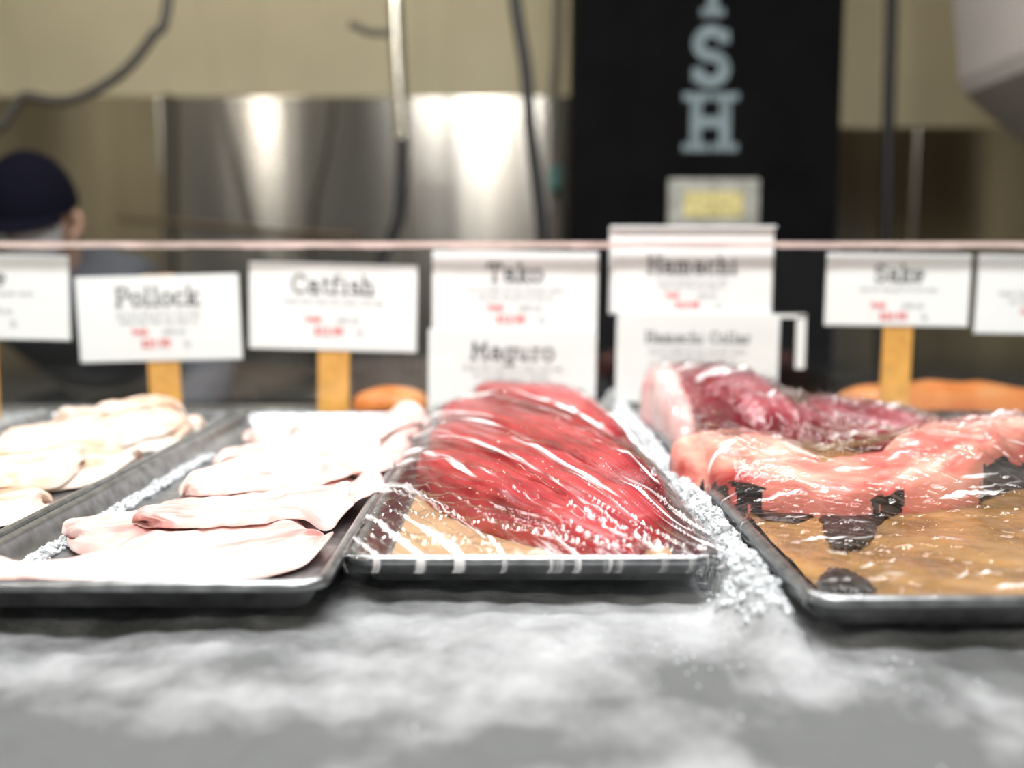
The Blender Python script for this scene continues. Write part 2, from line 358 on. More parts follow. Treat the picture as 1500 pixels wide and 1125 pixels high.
# ---------- price signs
SY=1.49
filler=['fresh fish from the clean cold sea','cut to order at our counter daily','nice for the grill or hot oven']
def sign(title,corners,stake=None,seed=0,tsize=22,yoff=0,tip=None,frame=True):
    (x0,y0),(x1,y1),(x2,y2),(x3,y3)=corners
    Y=SY+yoff
    c=[P(x,y,Y) for x,y in corners]
    w=((c[1]-c[0]).length+(c[2]-c[3]).length)/2; hh=((c[0]-c[3]).length+(c[1]-c[2]).length)/2
    cen=(c[0]+c[1]+c[2]+c[3])/4; ang=math.atan2((c[1]-c[0]).z+(c[2]-c[3]).z,(c[1]-c[0]).x+(c[2]-c[3]).x)
    a=Acc()
    a.box(-w/2,w/2,0,.002,-hh/2,hh/2,0)
    if frame: a.box(-w/2-.0015,w/2+.0015,.002,.005,-hh/2-.0015,hh/2+.0015,3)
    mpx=Y/F; k=min(1.0,(hh/mpx)/112.0)
    rnd=random.Random(seed)
    ts=tsize*mpx; top=hh/2
    text_quads(a,title,0,top-42*k*mpx,ts,ts*.17,-.0006,1,serif=.17,xs=1.22)
    s=7.5*mpx*k
    text_quads(a,filler[seed%3],0,top-58*k*mpx,s,s*.15,-.0006,2,serif=.1,xs=1.05)
    if seed%2==0: text_quads(a,filler[(seed+1)%3][:28],0,top-69*k*mpx,s,s*.15,-.0006,2,serif=.1)
    text_quads(a,'fresh',-28*mpx,top-84*k*mpx,s*1.1,s*.25,-.0006,4,serif=.1); text_quads(a,'cold cut',22*mpx,top-84*k*mpx,s*1.05,s*.2,-.0006,2,serif=.1)
    text_quads(a,rnd.choice(['$21.99','$12.99','$19.99','$24.99']),-6*mpx,top-103*k*mpx,s*1.45,s*.32,-.0006,4,serif=.1,xs=1.25)
    text_quads(a,'lb',40*mpx,top-103*k*mpx,s*1.1,s*.2,-.0006,2,serif=.1)
    if stake:
        sx0=(stake[0]-750)*mpx-cen.x; sx1=(stake[1]-750)*mpx-cen.x
        a.box(sx0,sx1,.005,.009,.96-cen.z,hh/2+(tip or -.01),5)
    o=a.obj('price_sign',[M_card,M_ink,M_ink2,M_holder,M_red,M_wood])
    o.location=cen; o.rotation_euler=(0,-ang,0)
    return o
sign('Sole',[(-140,372),(102,376),(96,498),(-145,492)],(-50,-8),seed=1)
sign('Pollock',[(118,408),(352,402),(348,525),(111,530)],(211,257),seed=2,tip=.003,tsize=25)
sign('Catfish',[(371,384),(612,391),(607,515),(361,509)],(466,512),seed=3,tsize=25)
sign('Tako',[(636,368),(875,371),(874,486),(633,484)],seed=4,tsize=25,yoff=.004,stake=(740,775))
sign('Maguro',[(629,484),(873,486),(871,606),(628,600)],seed=6,tsize=25,yoff=-.006,stake=(700,735))
sign('Hamachi',[(895,364),(1127,366),(1133,460),(900,458)],seed=8,tsize=23,yoff=.0,stake=(1000,1040))
sign('Hamachi Collar',[(902,459),(1137,461),(1142,592),(906,588)],seed=10,tsize=15,yoff=-.006,stake=(985,1020))
sign('Sake',[(1211,372),(1419,374),(1421,478),(1213,475)],(1297,1340),seed=11,tsize=23)
sign('Smelt',[(1432,374),(1640,378),(1640,490),(1434,487)],(1530,1570),seed=12,tsize=14)
a=Acc(); q0=P(893,331,SY+.014); q1=P(1130,460,SY+.014)
a.box(q0.x,q1.x,SY+.012,SY+.015,q1.z,q0.z,0)
q2=P(1140,462,SY+.014); q3=P(1178,540,SY+.014)
a.box(q2.x-.02,q3.x,SY+.012,SY+.015,q2.z-.004,q2.z+.002,0); a.box(q3.x-.014,q3.x,SY+.012,SY+.015,q3.z,q2.z,0)
a.box(q0.x,q1.x,SY-.002,SY+.015,q0.z-.003,q0.z,1)
a.box(q0.x+.1,q0.x+.13,SY+.015,SY+.02,.96,q1.z+.02,0)
a.obj('acrylic_sign_holder',[M_card,M_holder])
# ---------- sheet pans
def rrect(x0,x1,y0,y1,r,n=5):
    pts=[]
    for cx,cy,a0 in ((x1-r,y1-r,0),(x0+r,y1-r,90),(x0+r,y0+r,180),(x1-r,y0+r,270)):
        for i in range(n+1):
            w=math.radians(a0+90*i/n); pts.append((cx+r*math.cos(w),cy+r*math.sin(w)))
    return pts
RZ=1.005; BZ=.984
A=(-.655,-.388,.66,1.40); B=(-.377,-.121,.615,1.385); C=(-.113,.143,.672,1.43); Dn=(.183,.57,.585,1.43)
def pan2(t): 
    x0,x1,y0,y1=t
    prof=[(.020,BZ+.0015),(.014,BZ+.002),(.006,RZ-.003),(.004,RZ),(.000,RZ+.0012),(-.003,RZ-.001),(-.0035,RZ-.005),(-.001,RZ-.007),(.003,RZ-.006),(.0065,RZ-.008),(.013,BZ)]
    V=[];Fc=[];n=24
    for off,z in prof: V+=[(x,y,z) for x,y in rrect(x0+off,x1-off,y0+off,y1-off,max(.006,.018-off*.6))]
    L=len(prof)
    for i in range(L-1):
        for k in range(n): Fc.append((i*n+k,(i+1)*n+k,(i+1)*n+(k+1)%n,i*n+(k+1)%n))
    Fc.append(tuple(range(n))); Fc.append(tuple((L-1)*n+k for k in range(n-1,-1,-1)))
    return mkobj('sheet_pan',V,Fc,M_panst,smooth=True)
for t in (A,B,C,Dn): pan2(t)
# ---------- fish pieces
def fillet(name,spine,widths,thick,mat,seed=0,n=70,m=28,blunt=4,ragged=.08,flat=.25,mats=None,skinfn=None,lump=.0025,pw=.75):
    V=[];Fc=[];UV=[];MI=[]
    for i in range(n+1):
        t=i/n; c=Vector(cr_interp([tuple(p) for p in spine],t)); c2=Vector(cr_interp([tuple(p) for p in spine],min(1,t+.01))); c1=Vector(cr_interp([tuple(p) for p in spine],max(0,t-.01)))
        tan=(c2-c1); tan.z=0; tan.normalize(); side=Vector((-tan.y,tan.x,0))
        e=max(0,1-abs(2*t-1)**blunt)**.5
        w=float(cr_interp([(q,) for q in widths],t)[0])*e; h=float(cr_interp([(q,) for q in thick],t)[0])*(e**.7)
        for k in range(m):
            a=2*math.pi*k/m; ca,sa=math.cos(a),math.sin(a)
            rg=1+ragged*noise.noise(Vector((t*9,ca*1.5,seed*3.1)))*2
            x=math.copysign(abs(ca)**pw,ca)*w*rg
            z=(abs(sa)**pw)*(h if sa>0 else -h*flat)
            p=c+side*x+Vector((0,0,z))
            nn=noise.noise(p*22+Vector((seed,0,0)))*lump*2+noise.noise(p*60+Vector((seed,0,0)))*lump*.7
            p.z+=nn*(1 if sa>=0 else .2)
            V.append(p); UV.append((t,k/m))
    for i in range(n):
        for k in range(m):
            Fc.append((i*m+k,i*m+(k+1)%m,(i+1)*m+(k+1)%m,(i+1)*m+k))
            MI.append(skinfn(i/n,(k+.5)/m) if skinfn else 0)
    Fc+= [tuple(range(m-1,-1,-1)),tuple(n*m+k for k in range(m))]; MI+=[0,0]
    return mkobj(name,V,Fc,mats or [mat],MI,smooth=True,uvs=UV)
class Pile:
    """height map of a pan: each new fillet is draped on what is already there"""
    def __init__(s,t,res=.002):
        s.x0,s.x1,s.y0,s.y1=t; s.x0-=.03;s.x1+=.03;s.y0-=.03;s.y1+=.03; s.r=res
        s.nx=int((s.x1-s.x0)/res)+1; s.ny=int((s.y1-s.y0)/res)+1
        X=s.x0+np.arange(s.nx)*res; Y=s.y0+np.arange(s.ny)*res
        XX,YY=np.meshgrid(X,Y)
        d=np.minimum(np.minimum(XX-t[0],t[1]-XX),np.minimum(YY-t[2],t[3]-YY))
        s.H=np.where(d<-.004,.975,np.where(d<.007,RZ+.0015,np.where(d<.016,RZ+.0015-(d-.007)/.009*(RZ-BZ-.004),BZ+.004)))
        s.prep()
    def prep(s):
        H=s.H.copy()
        for _ in range(4):
            Q=H.copy(); Q[1:]=np.maximum(Q[1:],H[:-1]); Q[:-1]=np.maximum(Q[:-1],H[1:]); Q[:,1:]=np.maximum(Q[:,1:],H[:,:-1]); Q[:,:-1]=np.maximum(Q[:,:-1],H[:,1:]); H=Q
        for _ in range(22):
            Hp=np.pad(H,1,mode='edge'); H=(Hp[:-2,1:-1]+Hp[2:,1:-1]+Hp[1:-1,:-2]+Hp[1:-1,2:]+Hp[1:-1,1:-1])/5
        s.S=H
    def z(s,x,y):
        i=min(max((x-s.x0)/s.r,0),s.nx-2); j=min(max((y-s.y0)/s.r,0),s.ny-2); a,b=int(i),int(j); u,v=i-a,j-b
        S=s.S; return (S[b,a]*(1-u)+S[b,a+1]*u)*(1-v)+(S[b+1,a]*(1-u)+S[b+1,a+1]*u)*v
    def lay(s,name,spine,widths,thick,mat,seed,rag=.12,wr=.0022,n=90,m=44,ed=2.4):
        top=[];bot=[];UV=[]
        for i in range(n+1):
            t=i/n; f=lambda q: Vector((*cr_interp(spine,q),0)); c=f(t); tn=(f(min(1,t+.01))-f(max(0,t-.01))).normalized(); sd=Vector((-tn.y,tn.x,0))
            e=max(0,1-abs(2*t-1)**5)**.5; w=float(cr_interp([(q,) for q in widths],t)[0])*max(e,.02)
            for k in range(m+1):
                q=-1+2*k/m
                rg=1+rag*(noise.noise(Vector((t*6,q*.8,seed*3.3)))*1.5+noise.noise(Vector((t*22,q*1.5,seed*5.1)))*.7)
                p=c+sd*q*w*rg+tn*.012*noise.noise(Vector((q*3,t*2,seed*1.7)))
                b=s.z(p.x,p.y)+.0004
                th=thick*max(0,1-abs(q)**ed)**.7*min(1,e*1.3)
                wv=wr*(noise.noise(Vector((p.x*26,p.y*26,seed)))+.6*noise.noise(Vector((q*5,t*3,seed+9)))+.35*noise.noise(Vector((p.x*90,p.y*90,seed))))
                top.append(Vector((p.x,p.y,b+.0004+th+max(-th*.6,wv)*min(1,th/thick*1.5))))
                bot.append(Vector((p.x,p.y,b))); UV.append((t,k/m))
        N=len(top);M=m+1;Fc=[]
        for i in range(n):
            for k in range(m):
                a=i*M+k; Fc.append((a,a+M,a+M+1,a+1)[::-1]); Fc.append((N+a,N+a+1,N+a+M+1,N+a+M)[::-1])
            for k in (0,m):
                a=i*M+k; q=(a,a+M,N+a+M,N+a); Fc.append(q if k==0 else q[::-1])
        for k in range(m):
            a=k; Fc.append((a,a+1,N+a+1,N+a)); a=n*M+k; Fc.append((a+1,a,N+a,N+a+1))
        for p in top:
            i=int(round((p.x-s.x0)/s.r)); j=int(round((p.y-s.y0)/s.r))
            for di in(-1,0,1):
                for dj in(-1,0,1):
                    if 0<=i+di<s.nx and 0<=j+dj<s.ny: s.H[j+dj,i+di]=max(s.H[j+dj,i+di],p.z)
        s.prep()
        return mkobj(name,top+bot,Fc,mat,smooth=True,uvs=UV+UV)
F_cat=flesh('catfish_flesh',[(.36,(.60,.27,.25)),(.44,(.73,.46,.42)),(.52,(.79,.60,.55)),(.62,(.83,.71,.65))],scale=(3,8),rough=.3,bump=1,dist=.003)
F_pol=flesh('pollock_flesh',[(.36,(.56,.30,.18)),(.45,(.70,.50,.38)),(.52,(.77,.64,.54)),(.62,(.82,.74,.67))],scale=(4,6),rough=.3,bump=1,dist=.003)
F_tuna=flesh('tuna_flesh',[(.34,(.17,.008,.012)),(.44,(.36,.022,.030)),(.54,(.50,.050,.056)),(.68,(.64,.15,.14))],scale=(2.5,18),rough=.35,bump=.6)
F_dark=flesh('tuna_dark_flesh',[(.3,(.08,.006,.012)),(.48,(.22,.014,.028)),(.65,(.42,.08,.10))],scale=(3,20),rough=.3,bump=.5)
F_coll=flesh('hamachi_flesh',[(.36,(.45,.035,.035)),(.44,(.68,.17,.14)),(.53,(.80,.32,.25)),(.64,(.86,.54,.44))],scale=(7,8),rough=.3,bump=.9,dist=.003)
F_pink=flesh('hamachi_belly',[(.3,(.72,.22,.24)),(.5,(.80,.46,.44)),(.65,(.84,.66,.62))],scale=(3,12),rough=.25)
F_salm=flesh('salmon_flesh',[(.3,(.75,.18,.03)),(.5,(.82,.28,.07)),(.65,(.85,.42,.17))],scale=(3,20),rough=.3)
z0=BZ+.010
def g(l,z): return [G(x,y,z) for x,y in l]
cf='catfish_fillet'
pb=Pile(B)
for sd,(sp,w,th) in enumerate([
 ([(-.33,1.24),(-.25,1.29),(-.16,1.33)],[.05,.055,.04],.014),
 ([(-.32,1.08),(-.23,1.15),(-.125,1.27)],[.045,.075,.06],.016),
 ([(-.31,.93),(-.23,.99),(-.130,1.12)],[.045,.085,.070],.017),
 ([(-.350,.77),(-.26,.81),(-.145,.94)],[.035,.080,.072],.016),
 ([(-.362,.657),(-.26,.69),(-.15,.76)],[.028,.050,.050],.013),
 ([(-.26,1.17),(-.19,1.20),(-.125,1.27)],[.035,.055,.040],.014),
 ([(-.300,.90),(-.22,.93),(-.14,1.02)],[.035,.055,.045],.015),
 ([(-.290,.765),(-.22,.79),(-.15,.86)],[.025,.045,.040],.012),
 ([(-.30,1.02),(-.24,1.05),(-.15,1.13)],[.018,.045,.04],.013)]):
    pb.lay(cf,sp,w,th,F_cat,sd+1,wr=.003)
pf='pollock_fillet'
pa=Pile(A)
for sd,(sp,w,th) in enumerate([
 ([(-.63,.80),(-.52,.83),(-.43,.90)],[.05,.08,.05],.016),
 ([(-.63,1.0),(-.52,1.02),(-.42,1.09)],[.07,.09,.06],.018),
 ([(-.62,1.22),(-.52,1.22),(-.41,1.26)],[.07,.09,.06],.020),
 ([(-.61,1.10),(-.52,1.16),(-.43,1.28)],[.04,.06,.04],.018),
 ([(-.62,.92),(-.53,.94),(-.45,1.02)],[.04,.05,.04],.016),
 ([(-.58,1.26),(-.50,1.29),(-.42,1.33)],[.03,.05,.03],.020)]):
    pa.lay(pf,sp,w,th,F_pol,sd+31,wr=.004)
def liner(t,mat,z,name,seed=0,amp=1):
    x0,x1,y0,y1=t; nx,ny=70,110; V=[];Fc=[]
    for j in range(ny+1):
        for i in range(nx+1):
            x=x0+.022+(x1-x0-.044)*i/nx; y=y0+.022+(y1-y0-.044)*j/ny
            V.append((x,y,z+.0022*amp*noise.noise(Vector((x*14,y*14,seed)))+.0010*amp*noise.noise(Vector((x*60,y*60,seed)))))
    for j in range(ny):
        for i in range(nx): k=j*(nx+1)+i; Fc.append((k,k+1,k+nx+2,k+nx+1))
    return mkobj(name,V,Fc,mat,smooth=True)
liner(C,M_paper,BZ+.006,'butcher_paper',3)
liner(Dn,M_papw,BZ+.0065,'butcher_paper',5,1.3)
tl='tuna_loin'
obsC=[]
for sd,(sp,w,th) in enumerate([
 ([(-.074,.985),(-.036,.885),(.026,.785),(.088,.712)],[.026,.036,.036,.026],[.032,.038,.030,.018]),
 ([(-.072,1.10),(-.006,.94),(.060,.825),(.112,.745)],[.030,.038,.036,.026],[.046,.047,.038,.022]),
 ([(-.072,1.24),(.014,1.07),(.080,.92),(.118,.84)],[.034,.040,.036,.024],[.052,.054,.044,.028]),
 ([(-.03,1.34),(.05,1.22),(.108,1.04)],[.042,.044,.030],[.060,.064,.044])]):
    obsC.append(fillet(tl,[(x,y,z0) for x,y in sp],w,th,F_tuna,21+sd,blunt=16,ragged=.04,pw=.50,lump=.0024))
obsD=[]
skin=lambda t,v: 1 if (v>.462+.02*noise.noise(Vector((t*30,0,1))) and v<.99 and noise.noise(Vector((t*8,v*3,2)))+.25*noise.noise(Vector((t*50,v*16,2)))>-.12) else 0
obsD.append(fillet('hamachi_collar',[G(1002,694,.994),G(1085,716,.994),G(1180,738,.993),G(1275,732,.994),G(1385,708,.996),G(1505,672,1.0)],[.036,.054,.052,.042,.050,.040],[.046,.048,.038,.032,.048,.052],F_coll,31,n=260,m=120,blunt=10,ragged=.12,mats=[F_coll,M_skin],skinfn=skin,flat=.42,lump=.005,pw=.46))
obsD.append(fillet('tuna_block',[(.245,1.33,z0+.012),(.270,1.22,z0+.02),(.305,1.10,z0+.006)],[.036,.050,.042],[.070,.062,.044],F_dark,32,blunt=14,ragged=.06,pw=.42))
obsD.append(fillet('hamachi_belly_piece',[(.198,1.38,z0+.012),(.203,1.29,z0+.014),(.205,1.16,z0+.002)],[.022,.026,.018],[.064,.060,.038],F_pink,33,blunt=5,pw=.6))
obsD.append(fillet('tuna_block',[(.36,1.26,z0+.004),(.43,1.20,z0+.006),(.50,1.14,z0+.002)],[.05,.05,.04],[.044,.040,.026],F_dark,34,blunt=6,pw=.6))
def flap(pts,zz,mat,seed):
    c=sum(pts,Vector())/len(pts); V=[];N=96
    for lv,(s_,dz) in enumerate(((1,0),(.92,.0018),(.6,.0024),(0.05,.0026))):
        for k in range(N):
            t=k/N*len(pts); i=int(t)%len(pts); f=t-int(t); p0,p1,p2,p3=[pts[(i+o)%len(pts)] for o in(-1,0,1,2)]
            p=.5*((2*p1)+(-p0+p2)*f+(2*p0-5*p1+4*p2-p3)*f*f+(-p0+3*p1-3*p2+p3)*f**3)
            p=c+(p-c)*s_*(1+.22*noise.noise(Vector((k*.35,seed,0))))
            V.append(Vector((p.x,p.y,zz+dz+.001*noise.noise(p*80))))
    Fc=[(l*N+k,l*N+(k+1)%N,(l+1)*N+(k+1)%N,(l+1)*N+k) for l in range(3) for k in range(N)]+[tuple(3*N+k for k in range(N))]
    return mkobj('fish_skin_flap',V,Fc,mat,smooth=True)
obsD.append(flap(g([(1203,757),(1250,753),(1310,750),(1290,766),(1272,794),(1243,804),(1218,800),(1209,780)],BZ+.008),BZ+.0085,M_skin,35))
obsD.append(flap(g([(1202,845),(1225,834),(1258,844),(1282,866),(1240,870),(1200,866)],BZ+.008),BZ+.0085,M_skin,36))
obsD.append(flap(g([(1105,748),(1150,758),(1190,755),(1170,766),(1120,762)],BZ+.008),BZ+.0085,M_skin,37))
fillet('salmon_fillet',[(.50,1.53,.99),(.66,1.54,.998),(.85,1.53,.99)],[.03,.04,.03],[.030,.036,.03],F_salm,41,pw=.6)
fillet('salmon_fillet',[(-.25,1.54,.99),(-.19,1.55,.995),(-.13,1.54,.99)],[.03,.04,.03],[.022,.028,.02],F_salm,42)
# ---------- cling film draped by membrane relaxation over the fish
def cling(t,obs,mat,wr,seed):
    x0,x1,y0,y1=t; x0-=.004;x1+=.004;y0-=.004;y1+=.004
    dx=.0016; nx=int((x1-x0)/dx); ny=int((y1-y0)/dx)
    H=np.full((ny+1,nx+1),RZ-.010)
    for o in obs:
        bv=BVHTree.FromPolygons([v.co.copy() for v in o.data.vertices],[tuple(p.vertices) for p in o.data.polygons])
        for j in range(ny+1):
            for i in range(nx+1):
                h=bv.ray_cast(Vector((x0+(x1-x0)*i/nx,y0+(y1-y0)*j/ny,1.3)),Vector((0,0,-1)))[0]
                if h is not None: H[j,i]=max(H[j,i],h.z+.0012)
    rim=RZ+.0022
    def bc(Z): Z[0,:]=rim;Z[-1,:]=rim;Z[:,0]=rim;Z[:,-1]=rim
    Z=np.maximum(H,rim); bc(Z)
    for it in range(2500):
        Z[1:-1,1:-1]=.25*(Z[:-2,1:-1]+Z[2:,1:-1]+Z[1:-1,:-2]+Z[1:-1,2:])
        Z=np.maximum(Z,H); bc(Z)
    V=[];Fc=[]
    for j in range(ny+1):
        for i in range(nx+1):
            x=x0+(x1-x0)*i/nx; y=y0+(y1-y0)*j/ny
            V.append((x,y,Z[j,i]+wr(x,y)))
    for j in range(ny):
        for i in range(nx): k=j*(nx+1)+i; Fc.append((k,k+1,k+nx+2,k+nx+1))
    ring=[(0,i) for i in range(nx+1)]+[(j,nx) for j in range(1,ny+1)]+[(ny,i) for i in range(nx-1,-1,-1)]+[(j,0) for j in range(ny-1,0,-1)]
    b=len(V); n=len(ring)
    for lv,(of,dz) in enumerate(((.0015,-.004),(.001,-.010),(-.003,-.014))):
        for q,(j,i) in enumerate(ring):
            v=V[j*(nx+1)+i]; sx=-1 if i==0 else (1 if i==nx else 0); sy=-1 if j==0 else(1 if j==ny else 0)
            o=of+.0012*noise.noise(Vector((v[0]*90,v[1]*90,lv)))
            V.append((v[0]+sx*o,v[1]+sy*o,rim+dz))
    prev=[j*(nx+1)+i for j,i in ring]
    for lv in range(3):
        cur=[b+lv*n+q for q in range(n)]
        for q in range(n): Fc.append((prev[q],cur[q],cur[(q+1)%n],prev[(q+1)%n]))
        prev=cur
    return mkobj('plastic_wrap',V,Fc,mat,smooth=True)
def wrC(x,y):
    u=x*.89+y*.45; v=x*.45-y*.89
    b=noise.noise(Vector((u*70,v*2.5,7))); rb=max(0,1-abs(b)*7)
    dx,dy=x-.16,y-.62; a=noise.noise(Vector((math.atan2(dy,dx)*22,math.hypot(dx,dy)*2.5,1))); rd=max(0,1-abs(a)*7)
    e=min(1,(x+.117)/.01,(.147-x)/.01,(y-.668)/.01,(1.434-y)/.01); e=max(0,e)
    return (.0036*rb+.0034*rd)*e
def wrD(x,y):
    b=noise.noise(Vector((x*28+y*9,y*9,3))); rb=max(0,1-abs(b)*5)
    c=noise.noise(Vector((x*60,y*22,9)))
    d_=noise.noise(Vector((x*40+y*60,(y-x)*12,5))); rd=max(0,1-abs(d_)*6)
    e=min(1,(x-.179)/.01,(.574-x)/.01,(y-.581)/.01,(1.434-y)/.01); e=max(0,e)
    k=.7+1.3*max(0,min(1,(y-.85)/.25))
    return (.0030*rb+.0014*c+.0024*rd)*e*k
M_filmC=film('cling_film',(.45,-.89),80,3.0,.575,.635,.80,.06,.28)
M_filmD=film('cling_film_loose',(.95,.3),70,12,.62,.69,.7,.06,.28)
cling(C,obsC,M_filmC,wrC,1)
cling(Dn,obsD,M_filmD,wrD,2)
# ---------- ice bed
def inside(x,y,m=.0):
    for t in (A,B,C,Dn):
        if t[0]-m<x<t[1]+m and t[2]-m<y<t[3]+m: return True
    return False
def icez(x,y):
    z=.970+.006*noise.noise(Vector((x*9,y*9,0)))+.004*noise.noise(Vector((x*40,y*40,2)))
    if y<.6: z-= .05*(.6-y)**1.2
    rid=math.exp(-((x-.163)/.020)**2)*(1 if y>.64 else max(0,1-(.64-y)/.10))
    if not inside(x,y,.004): z+=.034*rid+rid*.007*noise.noise(Vector((x*70,y*70,5)))
    else: z=min(z,.979)
    if y>1.45: z+=.006
    return z
V=[];Fc=[]; nx,ny=640,380; X0,X1,Y0,Y1=-1.3,1.3,.22,1.595
for j in range(ny+1):
    for i in range(nx+1):
        x=X0+(X1-X0)*i/nx; y=Y0+(Y1-Y0)*j/ny
        V.append((x,y,icez(x,y)))
for j in range(ny):
    for i in range(nx): k=j*(nx+1)+i; Fc.append((k,k+1,k+nx+2,k+nx+1))
mkobj('ice_bed',V,Fc,M_bed,smooth=True)
a=Acc()
ico_v=[];phi=(1+5**.5)/2
for s1 in(-1,1):
    for s2 in(-1,1):
        ico_v+=[Vector((0,s1,s2*phi)),Vector((s1,s2*phi,0)),Vector((s2*phi,0,s1))]
ico_v=[v.normalized() for v in ico_v]
ico_f=[]
for i in range(12):
    for j in range(i+1,12):
        for k in range(j+1,12):
            if all((ico_v[p]-ico_v[q]).length<1.1 for p,q in((i,j),(j,k),(i,k))):
                nrm=(ico_v[j]-ico_v[i]).cross(ico_v[k]-ico_v[i])
                ico_f.append((i,j,k) if nrm.dot(ico_v[i])>0 else (i,k,j))
def chip(x,y,z,s):
    q=Matrix.Rotation(random.random()*6.28,3,Vector((random.random(),random.random(),random.random()+.01)).normalized())
    sc3=Vector((s*random.uniform(.6,1.3),s*random.uniform(.6,1.3),s*random.uniform(.4,.9)))
    a.add([q@Vector((v.x*sc3.x*random.uniform(.7,1.2),v.y*sc3.y*random.uniform(.7,1.2),v.z*sc3.z))+Vector((x,y,z)) for v in ico_v],ico_f,0)
for _ in range(2000):
    x=random.gauss(.163,.012); y=random.uniform(.60,1.45)
    if inside(x,y,.001): continue
    chip(x,y,icez(x,y)+.0005,random.uniform(.0015,.005))
for _ in range(160):
    x=random.gauss(.17,.07); y=random.uniform(.53,.66)
    if inside(x,y,.004): continue
    chip(x,y,icez(x,y),random.uniform(.0006,.0016))
for _ in range(2000):
    x=random.uniform(-1,1); y=random.uniform(1.4,1.58)
    if inside(x,y,.004): continue
    chip(x,y,icez(x,y)+.001,random.uniform(.003,.006))
for _ in range(1100):
    x=random.uniform(-.362,-.347); y=random.uniform(.68,1.15); chip(x,y,BZ+.003+random.uniform(0,.003),random.uniform(.001,.003))
for sx_,sy_ in ((.205,.452),(.12,.50),(-.05,.49)):
    chip(sx_,sy_,icez(sx_,sy_)+.001,.0018)
a.obj('crushed_ice',[M_ice],smooth=False)
a=Acc(); a.box(-1.32,1.32,.2,1.62,.0,.94); a.box(-1.32,1.32,1.60,1.625,.94,.985); a.box(-1.32,1.32,.19,.215,.94,.955)
bevel(a.obj('display_case',[plain('case_steel',(.35,.35,.34),.35,metal=.8)]),.004)
a=Acc(); a.box(-1.6,-.35,1.66,2.02,.80,.84)
for x in(-1.58,-.42):
    for y in(1.68,1.96): a.box(x,x+.05,y,y+.05,0,.8)
bevel(a.obj('prep_table',[M_black]),.004)
# ---------- fishmonger
fm=empty('fishmonger',(-1.03,2.45,0))
def skinbody(name,nodes,edges,mat,root=0,sub=2):
    me=bpy.data.meshes.new(name); me.from_pydata([n[0] for n in nodes],edges,[]); me.materials.append(mat)
    o=bpy.data.objects.new(name,me); sc.collection.objects.link(o)
    sk=o.modifiers.new('skin','SKIN'); sk.use_smooth_shade=True
    for i,n in enumerate(nodes):
        r=n[1]; me.skin_vertices[0].data[i].radius=(r if isinstance(r,tuple) else (r,r)); me.skin_vertices[0].data[i].use_root=(i==root)
    ss=o.modifiers.new('sub','SUBSURF'); ss.levels=sub; ss.render_levels=sub
    parent(o,fm); return o
X=-1.03
nodes=[((X,2.55,.93),(.17,.12)),((X,2.46,1.06),(.18,.13)),((X,2.34,1.16),(.20,.13)),((X,2.26,1.22),(.12,.08)),
 ((X+.20,2.30,1.14),.08),((X+.36,2.20,.99),.066),((X+.38,2.08,.93),.057),((X+.27,1.93,.90),.042),
 ((X-.20,2.30,1.14),.08),((X-.32,2.20,.99),.066),((X-.32,2.08,.93),.057),((X-.20,1.93,.90),.042)]
skinbody('jacket',nodes,[(0,1),(1,2),(2,3),(2,4),(4,5),(5,6),(6,7),(2,8),(8,9),(9,10),(10,11)],M_cloth)
nodes=[((X,2.55,.93),(.16,.12)),((X+.10,2.54,.80),.095),((X+.11,2.50,.48),.065),((X+.12,2.54,.10),.045),((X+.12,2.42,.05),.04),
 ((X-.10,2.54,.80),.095),((X-.11,2.50,.48),.065),((X-.12,2.54,.10),.045),((X-.12,2.42,.05),.04)]
skinbody('trousers',nodes,[(0,1),(1,2),(2,3),(3,4),(0,5),(5,6),(6,7),(7,8)],M_black)
for sx,hx in ((1,X+.27),(-1,X-.20)):
    base=Vector((hx,1.93,.90))
    nd=[(tuple(base),.03),(tuple(base+Vector((-.01*sx,-.05,-.02))),(.034,.016)),(tuple(base+Vector((-.01*sx,-.09,-.028))),(.036,.014))]
    ed=[(0,1),(1,2)]
    for k,(ox,L) in enumerate(((-.028,.062),(-.009,.072),(.010,.066),(.027,.050))):
        s=len(nd); b2=base+Vector((-.01*sx+ox,-.095,-.028))
        nd+= [(tuple(b2+Vector((ox*.1,-L*.45,.0))),.0085),(tuple(b2+Vector((ox*.2,-L*.8,-.008))),.008),(tuple(b2+Vector((ox*.2,-L,-.018))),.007)]
        ed+=[(2,s),(s,s+1),(s+1,s+2)]
    s=len(nd); nd+=[(tuple(base+Vector((-.045*sx,-.06,-.028))),.011),(tuple(base+Vector((-.06*sx,-.09,-.034))),.009)]; ed+=[(1,s),(s,s+1)]
    skinbody('hand',nd,ed,M_face)
hc=Vector((X+.015,2.14,1.325)); Rm=Matrix.Rotation(math.radians(22),3,'X')
def headpart(name,mat,fn,zmin=-1,zmax=1,n=40,m=28):
    V=[];Fc=[]
    for j in range(m+1):
        ph=zmin+(zmax-zmin)*j/m
        th=math.asin(max(-1,min(1,ph)))
        for i in range(n):
            la=2*math.pi*i/n
            d=Vector((math.cos(th)*math.sin(la),-math.cos(th)*math.cos(la),math.sin(th)))
            V.append(hc+Rm@fn(d))
    for j in range(m):
        for i in range(n): Fc.append((j*n+i,j*n+(i+1)%n,(j+1)*n+(i+1)%n,(j+1)*n+i))
    o=mkobj(name,V,Fc,mat,smooth=True); parent(o,fm); return o
